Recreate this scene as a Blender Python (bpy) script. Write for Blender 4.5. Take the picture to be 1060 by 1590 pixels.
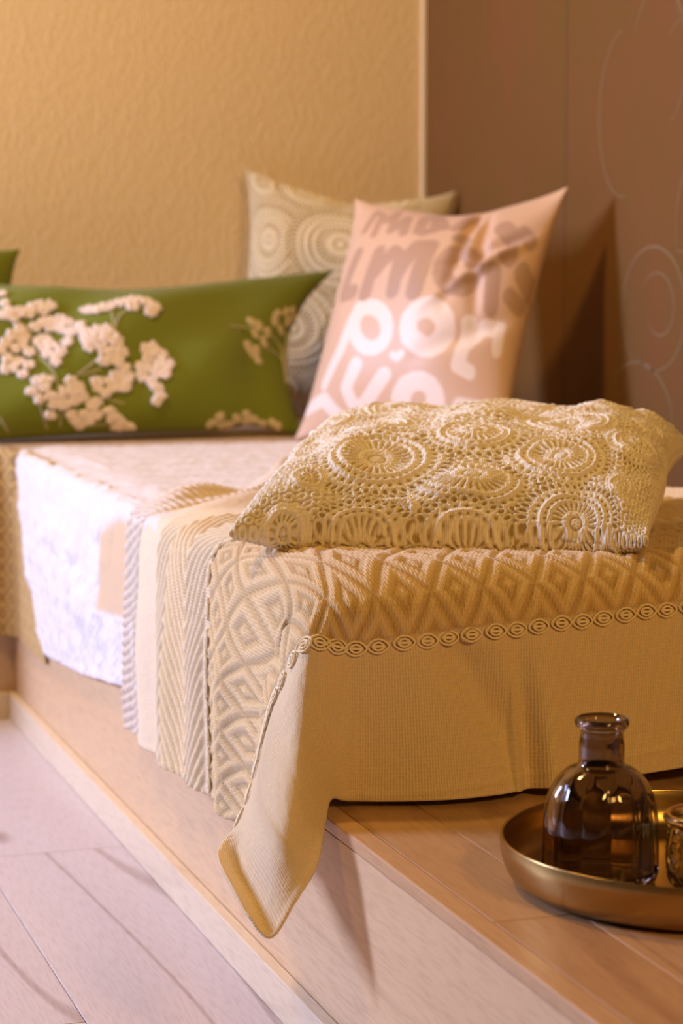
import bpy, bmesh, math, random
import numpy as np
from mathutils import Vector, Matrix
from math import sin, cos, pi, radians
for o in list(bpy.data.objects): bpy.data.objects.remove(o)
SC = bpy.context.scene
COL = SC.collection
rng = np.random.default_rng(7)
random.seed(7)

# ---------------------------------------------------------------- camera
cam_d = bpy.data.cameras.new('camera'); cam = bpy.data.objects.new('camera', cam_d); COL.objects.link(cam)
cam.location = (0, 0, .69); cam.rotation_euler = (radians(83.5), 0, radians(-18.4))
cam_d.sensor_fit = 'VERTICAL'; cam_d.sensor_height = 36; cam_d.lens = 3450/1590*36
cam_d.clip_start = .05
cam_d.dof.use_dof = True; cam_d.dof.focus_distance = 1.95; cam_d.dof.aperture_fstop = 6.5
SC.camera = cam
SC.view_settings.view_transform = 'Standard'; SC.view_settings.look = 'None'
SC.view_settings.gamma = 1; SC.view_settings.use_curve_mapping = False
SC.view_settings.exposure = 0.08

# ---------------------------------------------------------------- light
w = bpy.data.worlds.new('room_air'); SC.world = w; w.use_nodes = True
w.node_tree.nodes['Background'].inputs[0].default_value = (1.0, .52, .22, 1)
w.node_tree.nodes['Background'].inputs[1].default_value = .06
def area(name, loc, target, size, power, color, sy=None):
    l = bpy.data.lights.new(name, 'AREA'); l.energy = power; l.color = color; l.size = size
    if sy: l.shape = 'RECTANGLE'; l.size_y = sy
    o = bpy.data.objects.new(name, l); COL.objects.link(o); o.location = loc
    o.rotation_euler = (Vector(target)-Vector(loc)).to_track_quat('-Z', 'Y').to_euler()
    return o
wd = area('window_daylight', (-1.8, 3.45, 1.35), (.6, 2.1, .26), .5, 56, (.50, .59, 1.0), .8); wd.data.spread = radians(120)
area('warm_front_lamp', (1.0, -.35, 1.55), (.85, 1.9, .35), .35, 21, (1.0, .58, .17))
area('warm_back_lamp', (-.15, 2.65, 2.5), (.4, 3.4, .6), .25, 30, (1.0, .63, .22))

# ---------------------------------------------------------------- cushion shapes
def frame(c,R,U):
    R=np.array(R,float);R/=np.linalg.norm(R);U=np.array(U,float);U-=R*(U@R);U/=np.linalg.norm(U)
    return np.array(c,float),R,U,np.cross(R,U)
def pillow_pts(S,T,w,h,t,k=.07,p=2.6,q=.62,side=1,warp=None):
    """S,T in -1..1 (roughly even along the cloth); returns local x,y,z"""
    a=np.sin(S*np.pi/2)*.6+S*.4; b=np.sin(T*np.pi/2)*.6+T*.4
    x=w/2*a*(1-k*(1-b*b)*a*a); y=h/2*b*(1-k*(1-a*a)*b*b)
    c_=(a*b)**8; x=x*(1+.035*c_); y=y*(1+.04*c_)
    g=np.clip((1-np.abs(a)**p)*(1-np.abs(b)**p),0,1)
    z=side*(t/2*g**q+.0015)
    if warp is not None:
        dx,dy,dz=warp(a,b,side,g); x=x+dx;y=y+dy;z=z+dz
    return np.stack([x,y,z],-1)
def to_world(P,fr):
    c,R,U,N=fr
    return c+P[...,0:1]*R+P[...,1:2]*U+P[...,2:3]*N
# ---- frames ----
def sag_lace(a,b,side,g):
    # lying cushion: front edge hangs down to the bed, far right corner lifts
    f=np.clip(-b,0,1)**2
    dz=-.034*f-.012*np.clip(a,0,1)**2*np.clip(b,0,1)**2+.010*(1-f)*np.clip(a,0,1)*np.clip(b,0,1)
    dx=-.045*np.clip(a,0,1)**2*f+.0*a
    dy=.012*f*(1-a*a)*0
    return dx,dy,dz
def warp_green(a,b,side,g):
    dy=-.034*np.exp(-((a-.1)/.55)**2)*(b>0)*b*b + .012*(b<0)*np.exp(-((a-.75)/.12)**2)
    dy=dy-.006*np.clip((a-.6)/.4,0,1)**2*np.clip(b,0,1)+.012*np.clip((-a-.2)/.8,0,1)**2*np.clip(b,0,1)
    dz=side*g*(.008*np.sin(5*a+2*b)+.007*np.sin(9*a-5*b+1)) - side*.016*np.exp(-((a-.72+.15*b)/.09)**2)*g*np.clip(-b+.3,0,1)
    return np.clip(a,0,1)*(.040+.045*b+.03*np.clip(b,0,1)**2),dy,dz
def warp_pink(a,b,side,g):
    m=np.clip((a-.15)/.5,0,1)
    cr=-.012*np.exp(-((a-.42+.06*b)/.05)**2)*np.clip(b+.1,0,1)-.010*np.exp(-((a-.66+.22*b)/.055)**2)*np.clip(b+.3,0,1)
    cr+=-.005*np.exp(-((b+.22-.55*(a-.6))/.09)**2)*m -.006*np.exp(-((b-.52-.5*(a-.7))/.06)**2)*m+.008*np.exp(-((b-.3-.9*(a-.6))/.06)**2)*m
    dz=side*(1.5*cr*np.clip(g*3,0,1)) + side*.003*np.sin(7*a+3*b)*g
    dy=-.012*np.exp(-((a-.1)/.5)**2)*(b>0)*b*b+.012*np.clip(a,0,1)**2*np.clip(b,0,1)**2
    return 0*a,dy,dz
def warp_back(a,b,side,g):
    return 0*a,(-.014*np.exp(-((a-.1)/.5)**2)+.002*np.clip(-a,0,1)**3)*(b>0)*b*b,side*.004*np.sin(6*a)*g
PIL={
 'lace': dict(fr=frame((.858,2.120,.4745),(.34,-.17,.0),(.236,.395,.012)),dim=(.42,.485,.110,.10,3.4,.46),warp=sag_lace),
 'green':dict(fr=frame((.733,3.447,.540),(1,.02,.012),(0,.62,.78)),dim=(.63,.325,.135,.10,2.2,.68),warp=warp_green),
 'pink': dict(fr=frame((1.178,3.135,.598),(.53,-.85,.0),(.33,.17,.93)),dim=(.385,.385,.155,.075,2.2,.66),warp=warp_pink),
 'back': dict(fr=frame((1.211,3.655,.624),(.92,-.30,-.10),(.04,.13,.95)),dim=(.355,.395,.12,.11,2.2,.68),warp=warp_back),
}

DEC = {'FL':[[[-0.34,0.44],[-0.34,0.295],[-0.36,0.17],[-0.33,0.205]],[[-0.315,0.145],[-0.28,0.21],[-0.235,0.25],[-0.195,0.27],[-0.16,0.265],[-0.25,0.195],[-0.19,0.215]],[[-0.235,0.07],[-0.2,0.11],[-0.17,0.125],[-0.13,0.125],[-0.11,0.085],[-0.105,-0.015],[-0.125,-0.095],[-0.155,-0.175],[-0.18,-0.26],[-0.17,0.06],[-0.135,0.035]],[[-0.37,-0.055],[-0.335,0.0],[-0.295,0.06],[-0.28,0.005],[-0.33,-0.105],[-0.37,-0.19],[-0.385,-0.28],[-0.325,-0.22],[-0.275,-0.14],[-0.285,-0.26],[-0.315,-0.35],[-0.295,-0.06],[-0.395,-0.12],[-0.35,-0.275]],[[-0.23,-0.055],[-0.2,-0.035],[-0.18,-0.1],[-0.205,-0.175],[-0.21,-0.12],[-0.175,-0.2]],[[-0.07,0.03],[-0.055,-0.025],[-0.04,-0.075],[-0.01,-0.04],[0.015,-0.035],[0.035,-0.09],[0.05,-0.13],[0.06,-0.205],[0.025,-0.2],[-0.005,-0.185],[-0.05,-0.155],[0.01,-0.11],[-0.025,-0.11],[-0.06,-0.1]],[[-0.005,-0.275],[0.02,-0.255],[0.045,-0.27],[0.07,-0.325],[0.08,-0.405],[0.055,-0.46],[0.02,-0.485],[-0.005,-0.535],[-0.035,-0.485],[-0.04,-0.43],[0.065,-0.49],[0.035,-0.38],[0.01,-0.43]],[[-0.29,-0.515],[-0.26,-0.425],[-0.24,-0.49],[-0.215,-0.57],[-0.26,-0.595],[-0.205,-0.655],[-0.22,-0.76],[-0.165,-0.525],[-0.135,-0.445],[-0.105,-0.485],[-0.095,-0.575],[-0.13,-0.62],[-0.17,-0.66],[-0.225,-0.42],[-0.135,-0.535],[-0.175,-0.585]],[[-0.125,-0.84],[-0.09,-0.76],[-0.06,-0.67],[-0.045,-0.775],[-0.075,-0.845],[-0.11,-0.9],[-0.045,-0.625],[-0.14,-0.76]],[[0.0,-0.73],[0.025,-0.815],[0.05,-0.895],[0.075,-0.95],[0.03,-0.95],[0.01,-0.84]],[[-0.03,0.18],[-0.005,0.165],[0.02,0.165],[0.045,0.175],[0.075,0.2],[0.105,0.22],[0.135,0.22],[0.165,0.195],[0.19,0.15],[0.115,0.145],[0.175,0.105]],[[0.15,-0.18],[0.175,-0.175],[0.205,-0.235],[0.225,-0.325],[0.21,-0.405],[0.185,-0.375],[0.15,-0.335],[0.125,-0.315],[0.13,-0.405],[0.16,-0.455],[0.18,-0.52],[0.19,-0.6],[0.18,-0.65],[0.155,-0.25],[0.19,-0.3]]],'PET':[[[0.625,0.125],[0.675,0.1],[0.745,0.055],[0.66,0.0],[0.725,-0.055]],[[0.64,-0.19],[0.67,-0.14],[0.685,-0.22],[0.615,-0.155]],[[0.795,0.26],[0.865,0.305],[0.935,0.34],[0.92,0.22],[0.87,0.125],[0.795,0.17],[0.975,0.265]],[[0.415,-0.945],[0.455,-0.845],[0.5,-0.965]],[[0.54,-0.895],[0.595,-0.85],[0.635,-0.945],[0.595,-0.995]],[[0.69,-0.99],[0.74,-0.915],[0.77,-0.935]],[[0.465,-1.0],[0.5,-0.995]]],'ST':[[[-0.245,-0.16],[-0.2,-0.33],[-0.185,-0.495],[-0.18,-0.92]],[[-0.01,-0.235],[-0.11,-0.385]],[[-0.015,-0.33],[-0.095,-0.385]],[[-0.285,-0.42],[-0.265,-0.625],[-0.23,-0.94]],[[0.1,0.13],[0.065,0.06],[0.045,-0.045]],[[0.045,0.13],[0.045,-0.045]],[[0.5,0.06],[0.595,0.065],[0.655,0.055]],[[0.705,-0.105],[0.9,-0.14],[0.95,-0.355]],[[0.785,0.04],[0.9,-0.07],[0.95,-0.355]],[[0.955,0.14],[0.955,-0.095],[0.95,-0.355]],[[-0.425,-0.745],[-0.385,-0.94]],[[-0.095,-0.915],[0.005,-0.905]],[[-0.045,-0.54],[0.06,-0.66]]],'MV':[[[[-0.575,0.57],[-0.56,0.82]],16],[[[-0.56,0.82],[-0.46,0.775],[-0.43,0.52]],14],[[[-0.38,0.68],[-0.35,0.85],[-0.275,0.55]],14],[[[-0.235,0.59],[-0.215,0.75],[-0.145,0.525]],15],[[[-0.04,0.55],[-0.085,0.785],[-0.025,0.875],[0.07,0.58],[0.005,0.53]],16],[[[0.005,0.805],[0.125,0.6]],14],[[[0.205,0.595],[0.235,0.785]],16],[[[-0.52,0.35],[-0.545,0.095]],22],[[[-0.285,0.355],[-0.285,0.055]],20],[[[-0.26,0.195],[-0.15,0.35],[-0.07,0.295],[-0.055,0.07]],20],[[[-0.06,0.165],[0.02,0.39],[0.105,0.395],[0.11,0.065]],22],[[[0.51,0.24],[0.475,0.2],[0.45,0.14],[0.425,0.11],[0.385,0.115],[0.33,0.12],[0.27,0.16],[0.24,0.215],[0.23,0.27],[0.245,0.32],[0.265,0.36],[0.315,0.375],[0.375,0.34],[0.415,0.3],[0.51,0.24]],20],[[[0.25,0.49],[0.315,0.455]],14],[[[0.56,0.57],[0.68,0.47],[0.715,0.345]],26],[[[0.725,0.545],[0.87,0.46]],20],[[[0.86,0.27],[1.0,0.17]],26],[[[0.62,0.23],[0.67,0.035]],24],[[[0.8,0.115],[0.935,0.065]],20],[[[-0.53,0.07],[-0.415,0.075]],20]],'WH':[[[[-0.305,-0.035],[-0.4,-0.285],[-0.585,-0.51]],17],[[[-0.035,-0.155],[-0.035,-0.205],[-0.06,-0.25],[-0.11,-0.28],[-0.165,-0.28],[-0.22,-0.255],[-0.27,-0.21],[-0.3,-0.15],[-0.305,-0.095],[-0.28,-0.05],[-0.23,-0.025],[-0.17,-0.03],[-0.11,-0.055],[-0.06,-0.1],[-0.035,-0.155]],17],[[[0.375,-0.135],[0.37,-0.175],[0.34,-0.23],[0.295,-0.26],[0.24,-0.26],[0.185,-0.235],[0.14,-0.205],[0.12,-0.15],[0.12,-0.1],[0.155,-0.055],[0.2,-0.035],[0.255,-0.025],[0.305,-0.045],[0.355,-0.08],[0.375,-0.135]],22],[[[0.52,-0.085],[0.52,-0.2],[0.505,-0.35],[0.595,-0.38]],18],[[[0.545,-0.2],[0.63,-0.095],[0.78,-0.085],[0.805,-0.205]],18],[[[0.035,-0.32],[0.065,-0.34],[0.095,-0.31]],9],[[[-0.235,-0.39],[-0.32,-0.555],[-0.25,-0.745],[-0.15,-0.66],[-0.02,-0.45]],18],[[[0.355,-0.61],[0.335,-0.675],[0.29,-0.74],[0.23,-0.78],[0.175,-0.795],[0.13,-0.765],[0.1,-0.7],[0.095,-0.63],[0.115,-0.57],[0.15,-0.515],[0.205,-0.49],[0.26,-0.485],[0.31,-0.505],[0.345,-0.55],[0.355,-0.61]],24],[[[-0.885,-0.69],[-0.57,-0.63],[-0.43,-0.78]],22],[[[0.545,-0.625],[0.785,-0.62]],22]]}

# ---------------------------------------------------------------- materials
def nmat(name):
    m = bpy.data.materials.new(name); m.use_nodes = True
    nt = m.node_tree; b = nt.nodes['Principled BSDF']
    return m, nt, b
def L(nt, a, b): nt.links.new(a, b)
def node(nt, typ, **kw):
    n = nt.nodes.new(typ)
    for k, v in kw.items():
        if k in n.inputs.keys(): n.inputs[k].default_value = v
        else: setattr(n, k, v)
    return n
def coords(nt, scale, kind='Object'):
    tc = node(nt, 'ShaderNodeTexCoord'); mp = node(nt, 'ShaderNodeMapping')
    mp.inputs['Scale'].default_value = scale
    L(nt, tc.outputs[kind], mp.inputs[0]); return mp.outputs[0]
def plain(name, col, rough=.6, metal=0, bump=0, bscale=60, **kw):
    m, nt, b = nmat(name); b.inputs['Base Color'].default_value = (*col, 1)
    b.inputs['Roughness'].default_value = rough; b.inputs['Metallic'].default_value = metal
    for k, v in kw.items(): b.inputs[k].default_value = v
    if bump:
        n = node(nt, 'ShaderNodeTexNoise', Scale=bscale, Detail=4.0); L(nt, coords(nt, (1, 1, 1)), n.inputs['Vector'])
        bp = node(nt, 'ShaderNodeBump', Strength=bump, Distance=.002); L(nt, n.outputs[0], bp.inputs['Height']); L(nt, bp.outputs[0], b.inputs['Normal'])
    return m
def wood(name, c1, c2, rough=.5, axis='Y', knots=.5, spec=.4):
    m, nt, b = nmat(name)
    sc = {'Y': (14, 1.3, 14), 'X': (1.3, 14, 14)}[axis]
    oi = node(nt, 'ShaderNodeObjectInfo'); v = coords(nt, sc)
    ad = node(nt, 'ShaderNodeVectorMath', operation='ADD'); ml = node(nt, 'ShaderNodeVectorMath', operation='SCALE')
    cv = node(nt, 'ShaderNodeCombineXYZ'); L(nt, oi.outputs['Random'], cv.inputs[0]); L(nt, oi.outputs['Random'], cv.inputs[1])
    L(nt, cv.outputs[0], ml.inputs[0]); ml.inputs['Scale'].default_value = 37.
    L(nt, v, ad.inputs[0]); L(nt, ml.outputs[0], ad.inputs[1])
    n1 = node(nt, 'ShaderNodeTexNoise', Scale=.35, Detail=6.0, Roughness=.55, Distortion=.6); L(nt, ad.outputs[0], n1.inputs['Vector'])
    n2 = node(nt, 'ShaderNodeTexNoise', Scale=26.0, Detail=3.0); L(nt, ad.outputs[0], n2.inputs['Vector'])
    # growth rings: contour lines of a smooth field
    n3 = node(nt, 'ShaderNodeTexNoise', Scale=.28, Detail=1.0); L(nt, ad.outputs[0], n3.inputs['Vector'])
    s = node(nt, 'ShaderNodeMath', operation='MULTIPLY'); s.inputs[1].default_value = 48; L(nt, n3.outputs[0], s.inputs[0])
    sn = node(nt, 'ShaderNodeMath', operation='SINE'); L(nt, s.outputs[0], sn.inputs[0])
    rp = node(nt, 'ShaderNodeMapRange'); rp.inputs[1].default_value = .94; rp.inputs[2].default_value = 1.; rp.inputs[3].default_value = 0; rp.inputs[4].default_value = .5*knots*2
    L(nt, sn.outputs[0], rp.inputs[0])
    ad2 = node(nt, 'ShaderNodeVectorMath', operation='ADD'); L(nt, coords(nt, {'Y': (9, 4, 9), 'X': (4, 9, 9)}[axis]), ad2.inputs[0]); L(nt, ml.outputs[0], ad2.inputs[1])
    vo = node(nt, 'ShaderNodeTexVoronoi', Scale=.55); L(nt, ad2.outputs[0], vo.inputs['Vector'])
    kn = node(nt, 'ShaderNodeMapRange'); kn.inputs[1].default_value = .02; kn.inputs[2].default_value = .09; kn.inputs[3].default_value = min(1, knots*1.8); kn.inputs[4].default_value = 0
    L(nt, vo.outputs['Distance'], kn.inputs[0])
    mx = node(nt, 'ShaderNodeMix', data_type='RGBA'); mx.inputs[6].default_value = (*c1, 1); mx.inputs[7].default_value = (*c2, 1)
    mr = node(nt, 'ShaderNodeMapRange'); mr.inputs[1].default_value = .35; mr.inputs[2].default_value = .7; L(nt, n1.outputs[0], mr.inputs[0]); L(nt, mr.outputs[0], mx.inputs[0])
    dk = node(nt, 'ShaderNodeMix', data_type='RGBA'); dk.inputs[7].default_value = (c2[0]*.55, c2[1]*.45, c2[2]*.4, 1)
    a = node(nt, 'ShaderNodeMath', operation='ADD'); a.use_clamp = True; L(nt, rp.outputs[0], a.inputs[0]); L(nt, kn.outputs[0], a.inputs[1])
    f = node(nt, 'ShaderNodeMapRange'); f.inputs[1].default_value = .45; f.inputs[2].default_value = .75; f.inputs[3].default_value = 0; f.inputs[4].default_value = .30; L(nt, n2.outputs[0], f.inputs[0])
    a2 = node(nt, 'ShaderNodeMath', operation='ADD'); a2.use_clamp = True; L(nt, a.outputs[0], a2.inputs[0]); L(nt, f.outputs[0], a2.inputs[1])
    L(nt, a2.outputs[0], dk.inputs[0]); L(nt, mx.outputs[2], dk.inputs[6]); L(nt, dk.outputs[2], b.inputs['Base Color'])
    b.inputs['Roughness'].default_value = rough; b.inputs['Specular IOR Level'].default_value = spec
    bp = node(nt, 'ShaderNodeBump', Strength=.15, Distance=.0006); L(nt, n2.outputs[0], bp.inputs['Height']); L(nt, bp.outputs[0], b.inputs['Normal'])
    return m
def cloth_mat(name, pitch=.0022, bump=.5, sheen=.2, knit=True, speck=0.0, sat=1.0):
    """vertex-coloured yarn; the fine knit is a bump in cloth coordinates (metres in the UV map)"""
    m, nt, b = nmat(name)
    at = node(nt, 'ShaderNodeAttribute', attribute_name='yarn')
    uv = node(nt, 'ShaderNodeUVMap'); 
    nz = node(nt, 'ShaderNodeTexNoise', Scale=1/pitch*.8, Detail=2.0); L(nt, uv.outputs[0], nz.inputs['Vector'])
    w1 = node(nt, 'ShaderNodeTexWave', bands_direction='X', Scale=1/pitch/6.28*2, Distortion=1.2); L(nt, uv.outputs[0], w1.inputs['Vector'])
    w2 = node(nt, 'ShaderNodeTexWave', bands_direction='Y', Scale=1/pitch/6.28*1.4, Distortion=1.2); L(nt, uv.outputs[0], w2.inputs['Vector'])
    mu = node(nt, 'ShaderNodeMath', operation='MULTIPLY'); L(nt, w1.outputs[1], mu.inputs[0]); L(nt, w2.outputs[1], mu.inputs[1])
    ad = node(nt, 'ShaderNodeMath', operation='ADD'); sm = node(nt, 'ShaderNodeMath', operation='MULTIPLY'); sm.inputs[1].default_value = .15; L(nt, w2.outputs[1], sm.inputs[0]); sq = node(nt, 'ShaderNodeMath', operation='ADD'); L(nt, sm.outputs[0], sq.inputs[0]); sw_ = node(nt, 'ShaderNodeMath', operation='MULTIPLY'); sw_.inputs[1].default_value = .6; L(nt, w1.outputs[1], sw_.inputs[0]); L(nt, sw_.outputs[0], sq.inputs[1]); L(nt, sq.outputs[0], ad.inputs[0]); L(nt, nz.outputs[0], ad.inputs[1])
    bp = node(nt, 'ShaderNodeBump', Strength=bump, Distance=.0009); L(nt, ad.outputs[0], bp.inputs['Height']); L(nt, bp.outputs[0], b.inputs['Normal'])
    mx = node(nt, 'ShaderNodeMix', data_type='RGBA', blend_type='MULTIPLY'); mx.inputs[0].default_value = .35
    rr = node(nt, 'ShaderNodeMapRange'); rr.inputs[1].default_value = .4; rr.inputs[2].default_value = 1.3; rr.inputs[3].default_value = .55; rr.inputs[4].default_value = 1.25
    L(nt, ad.outputs[0], rr.inputs[0]); L(nt, at.outputs['Color'], mx.inputs[6]); L(nt, rr.outputs[0], mx.inputs[7]); L(nt, mx.outputs[2], b.inputs['Base Color'])
    b.inputs['Roughness'].default_value = .92; b.inputs['Specular IOR Level'].default_value = .15
    b.inputs['Sheen Weight'].default_value = sheen; b.inputs['Sheen Roughness'].default_value = .6
    return m

# ---------------------------------------------------------------- object helpers
def put(name, me, parent=None, mat=None, loc=None):
    o = bpy.data.objects.new(name, me); COL.objects.link(o)
    if mat: me.materials.append(mat)
    if parent: o.parent = parent
    if loc is not None: o.location = loc
    return o
def tag(o, label=None, cat=None, group=None, kind=None):
    if label: o['label'] = label
    if cat: o['category'] = cat
    if group: o['group'] = group
    if kind: o['kind'] = kind
    return o
def empty(name, loc, label, cat, group=None):
    o = bpy.data.objects.new(name, None); COL.objects.link(o); o.location = loc; o.empty_display_size = .02
    return tag(o, label, cat, group)
def box_me(x0, x1, y0, y1, z0, z1, bev=.0, segs=1):
    bm = bmesh.new(); bmesh.ops.create_cube(bm, size=1)
    for v in bm.verts: v.co = Vector(((x0+x1)/2+v.co.x*(x1-x0), (y0+y1)/2+v.co.y*(y1-y0), (z0+z1)/2+v.co.z*(z1-z0)))
    if bev: bmesh.ops.bevel(bm, geom=bm.edges[:], offset=bev, segments=segs, affect='EDGES', profile=.5)
    me = bpy.data.meshes.new('m'); bm.to_mesh(me); bm.free()
    return me
def np_mesh(V, Fq, smooth=True, col=None, uv=None):
    me = bpy.data.meshes.new('m'); n = len(V); me.vertices.add(n); me.vertices.foreach_set('co', np.asarray(V, np.float32).ravel())
    k = len(Fq); me.loops.add(k*4); me.loops.foreach_set('vertex_index', np.asarray(Fq, np.int32).ravel())
    me.polygons.add(k); me.polygons.foreach_set('loop_start', np.arange(0, 4*k, 4, dtype=np.int32)); me.polygons.foreach_set('loop_total', np.full(k, 4, np.int32))
    me.update(calc_edges=True)
    me.polygons.foreach_set('use_smooth', np.full(k, smooth))
    if col is not None:
        a = me.color_attributes.new('yarn', 'FLOAT_COLOR', 'POINT'); c = np.ones((n, 4), np.float32); c[:, :3] = np.asarray(col).reshape(-1, 3); a.data.foreach_set('color', c.ravel())
    if uv is not None:
        u = me.uv_layers.new(name='UVMap'); uu = np.asarray(uv, np.float32).reshape(-1, 2)[np.asarray(Fq).ravel()]; u.data.foreach_set('uv', uu.ravel())
    return me
def grid_faces(nu, nv, off=0, flip=False, wrap=False):
    i, j = np.meshgrid(np.arange(nu if wrap else nu-1), np.arange(nv-1), indexing='ij'); i2 = (i+1) % nu
    q = np.stack([i*nv+j, i2*nv+j, i2*nv+j+1, i*nv+j+1], -1).reshape(-1, 4)+off
    return q[:, ::-1] if flip else q
def normals(P):
    du = np.gradient(P, axis=0); dv = np.gradient(P, axis=1); n = np.cross(du, dv); return n/np.maximum(np.linalg.norm(n, axis=-1, keepdims=True), 1e-12)
def lathe_me(prof, n=96, lobes=0, lobe_f=None, center=(0, 0, 0)):
    prof = np.array(prof, float); th = np.linspace(0, 2*pi, n, endpoint=False)
    R = prof[None, :, 0]*np.ones((n, 1)); Z = prof[None, :, 1]*np.ones((n, 1))
    if lobes: R = R+lobe_f(prof)[None, :]*(np.abs(np.cos(th*lobes/2))[:, None]**.7-.7)
    V = np.stack([R*np.cos(th)[:, None], R*np.sin(th)[:, None], Z], -1)+np.array(center)
    me = np_mesh(V.reshape(-1, 3), grid_faces(n, len(prof), wrap=True)); 
    return me
def smooth_prof(pts, n=12):
    pts = np.array(pts, float); t = np.r_[0, np.cumsum(np.linalg.norm(np.diff(pts, axis=0), axis=1))]
    tt = np.concatenate([np.linspace(t[i], t[i+1], n, endpoint=False) for i in range(len(t)-1)]+[[t[-1]]])
    return hermite(t, pts, tt)
def hermite(t, P, tt):
    """cubic through P at knots t (catmull-rom slopes on uneven knots), P (n,...)"""
    t = np.asarray(t, float); P = np.asarray(P, float); d = np.diff(t); sl = np.diff(P, axis=0)/d.reshape(-1, *([1]*(P.ndim-1)))
    m = np.empty_like(P); m[0] = sl[0]; m[-1] = sl[-1]
    w0 = d[1:]/(d[1:]+d[:-1]); w0 = w0.reshape(-1, *([1]*(P.ndim-1))); m[1:-1] = w0*sl[:-1]+(1-w0)*sl[1:]
    i = np.clip(np.searchsorted(t, tt, side='right')-1, 0, len(t)-2); h = d[i]; s = (tt-t[i])/h
    sh = (-1, *([1]*(P.ndim-1))); s = s.reshape(sh); h = h.reshape(sh)
    return (2*s**3-3*s**2+1)*P[i]+(s**3-2*s**2+s)*h*m[i]+(-2*s**3+3*s**2)*P[i+1]+(s**3-s**2)*h*m[i+1]
def tube_me(path, r, n=6, closed=False):
    path = np.array(path, float); k = len(path)
    tg = (np.roll(path, -1, 0)-np.roll(path, 1, 0)) if closed else np.gradient(path, axis=0); tg /= np.maximum(np.linalg.norm(tg, axis=1, keepdims=True), 1e-9)
    up = np.array([0, 0, 1.]); 
    if abs(tg[0]@up) > .9: up = np.array([1., 0, 0])
    V = []; a = up-tg[0]*(tg[0]@up)
    for i in range(k):
        a = a-tg[i]*(a@tg[i]); a /= np.linalg.norm(a); b = np.cross(tg[i], a); rr = r[i] if hasattr(r, '__len__') else r
        V.append([path[i]+rr*(cos(q)*a+sin(q)*b) for q in np.linspace(0, 2*pi, n, endpoint=False)])
    V = np.array(V).transpose(1, 0, 2) if False else np.array(V)
    i, j = np.meshgrid(np.arange(k if closed else k-1), np.arange(n), indexing='ij'); i2 = (i+1) % k; j2 = (j+1) % n
    F = np.stack([i*n+j, i*n+j2, i2*n+j2, i2*n+j], -1).reshape(-1, 4)
    return V.reshape(-1, 3), F
def join_np(parts):
    V = []; F = []; o = 0
    for v, f in parts: V.append(v); F.append(np.asarray(f)+o); o += len(v)
    return np.concatenate(V), np.concatenate(F)
def vnoise(x, y, seed=0):
    """cheap smooth value noise"""
    r = np.random.default_rng(seed).random((64, 64)); xi = np.floor(x).astype(int); yi = np.floor(y).astype(int); fx = x-xi; fy = y-yi
    fx = fx*fx*(3-2*fx); fy = fy*fy*(3-2*fy); g = lambda a, b: r[a % 64, b % 64]
    return (g(xi, yi)*(1-fx)*(1-fy)+g(xi+1, yi)*fx*(1-fy)+g(xi, yi+1)*(1-fx)*fy+g(xi+1, yi+1)*fx*fy)*2-1
def sst(a, b, x): t = np.clip((x-a)/(b-a), 0, 1); return t*t*(3-2*t)
def tri(x): return 2*np.abs(2*(x-np.floor(x+.5)))-1
def mixc(c1, c2, f): f = np.asarray(f)[..., None]; return np.array(c1)*(1-f)+np.array(c2)*f

# ================================================================= SETTING
XR, YB, XP, ZP = 1.42, 3.79, .5785, .213
M_wall = None
def plaster():
    m, nt, b = nmat('beige_woodchip_paint'); b.inputs['Base Color'].default_value = (.86, .69, .42, 1); b.inputs['Roughness'].default_value = .75
    n = node(nt, 'ShaderNodeTexNoise', Scale=1.0, Detail=3.0, Roughness=.6); L(nt, coords(nt, (150, 150, 75)), n.inputs['Vector'])
    r = node(nt, 'ShaderNodeMapRange'); r.inputs[1].default_value = .42; r.inputs[2].default_value = .68; L(nt, n.outputs[0], r.inputs[0])
    bp = node(nt, 'ShaderNodeBump', Strength=.45, Distance=.0016); L(nt, r.outputs[0], bp.inputs['Height']); L(nt, bp.outputs[0], b.inputs['Normal'])
    return m
def brownpaper():
    m, nt, b = nmat('brown_wallpaper'); b.inputs['Roughness'].default_value = .65; b.inputs['Specular IOR Level'].default_value = .15
    n = node(nt, 'ShaderNodeTexNoise', Scale=1.0, Detail=5.0, Roughness=.6); L(nt, coords(nt, (6, 6, 3)), n.inputs['Vector'])
    n2 = node(nt, 'ShaderNodeTexNoise', Scale=1.0, Detail=2.0); L(nt, coords(nt, (500, 500, 500)), n2.inputs['Vector'])
    cr = node(nt, 'ShaderNodeValToRGB'); e = cr.color_ramp.elements; e[0].position = .35; e[0].color = (.19, .098, .022, 1); e[1].position = .68; e[1].color = (.22, .092, .028, 1)
    L(nt, n.outputs[0], cr.inputs[0]); mx = node(nt, 'ShaderNodeMix', data_type='RGBA', blend_type='MULTIPLY'); mx.inputs[0].default_value = .25
    L(nt, cr.outputs[0], mx.inputs[6]); L(nt, n2.outputs[0], mx.inputs[7]); L(nt, mx.outputs[2], b.inputs['Base Color'])
    bp = node(nt, 'ShaderNodeBump', Strength=.3, Distance=.001); L(nt, n2.outputs[0], bp.inputs['Height']); L(nt, bp.outputs[0], b.inputs['Normal'])
    return m
M_plaster = plaster(); M_paper = brownpaper()
M_seal = plain('cream_sealant', (.86, .74, .52), .5)
M_floorwood = wood('whitewashed_oak', (.68, .61, .60), (.57, .49, .48), .45, 'Y', .55, .5)
M_platwood = wood('honey_pine_top', (.52, .30, .135), (.44, .235, .10), .42, 'Y', .35, .5)
M_fascia = wood('pale_pine_front', (.72, .49, .27), (.64, .41, .21), .5, 'Y', .12, .4)
M_fasciax = wood('pale_pine_front_across', (.60, .42, .25), (.54, .36, .20), .5, 'X', .12, .4)
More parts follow.
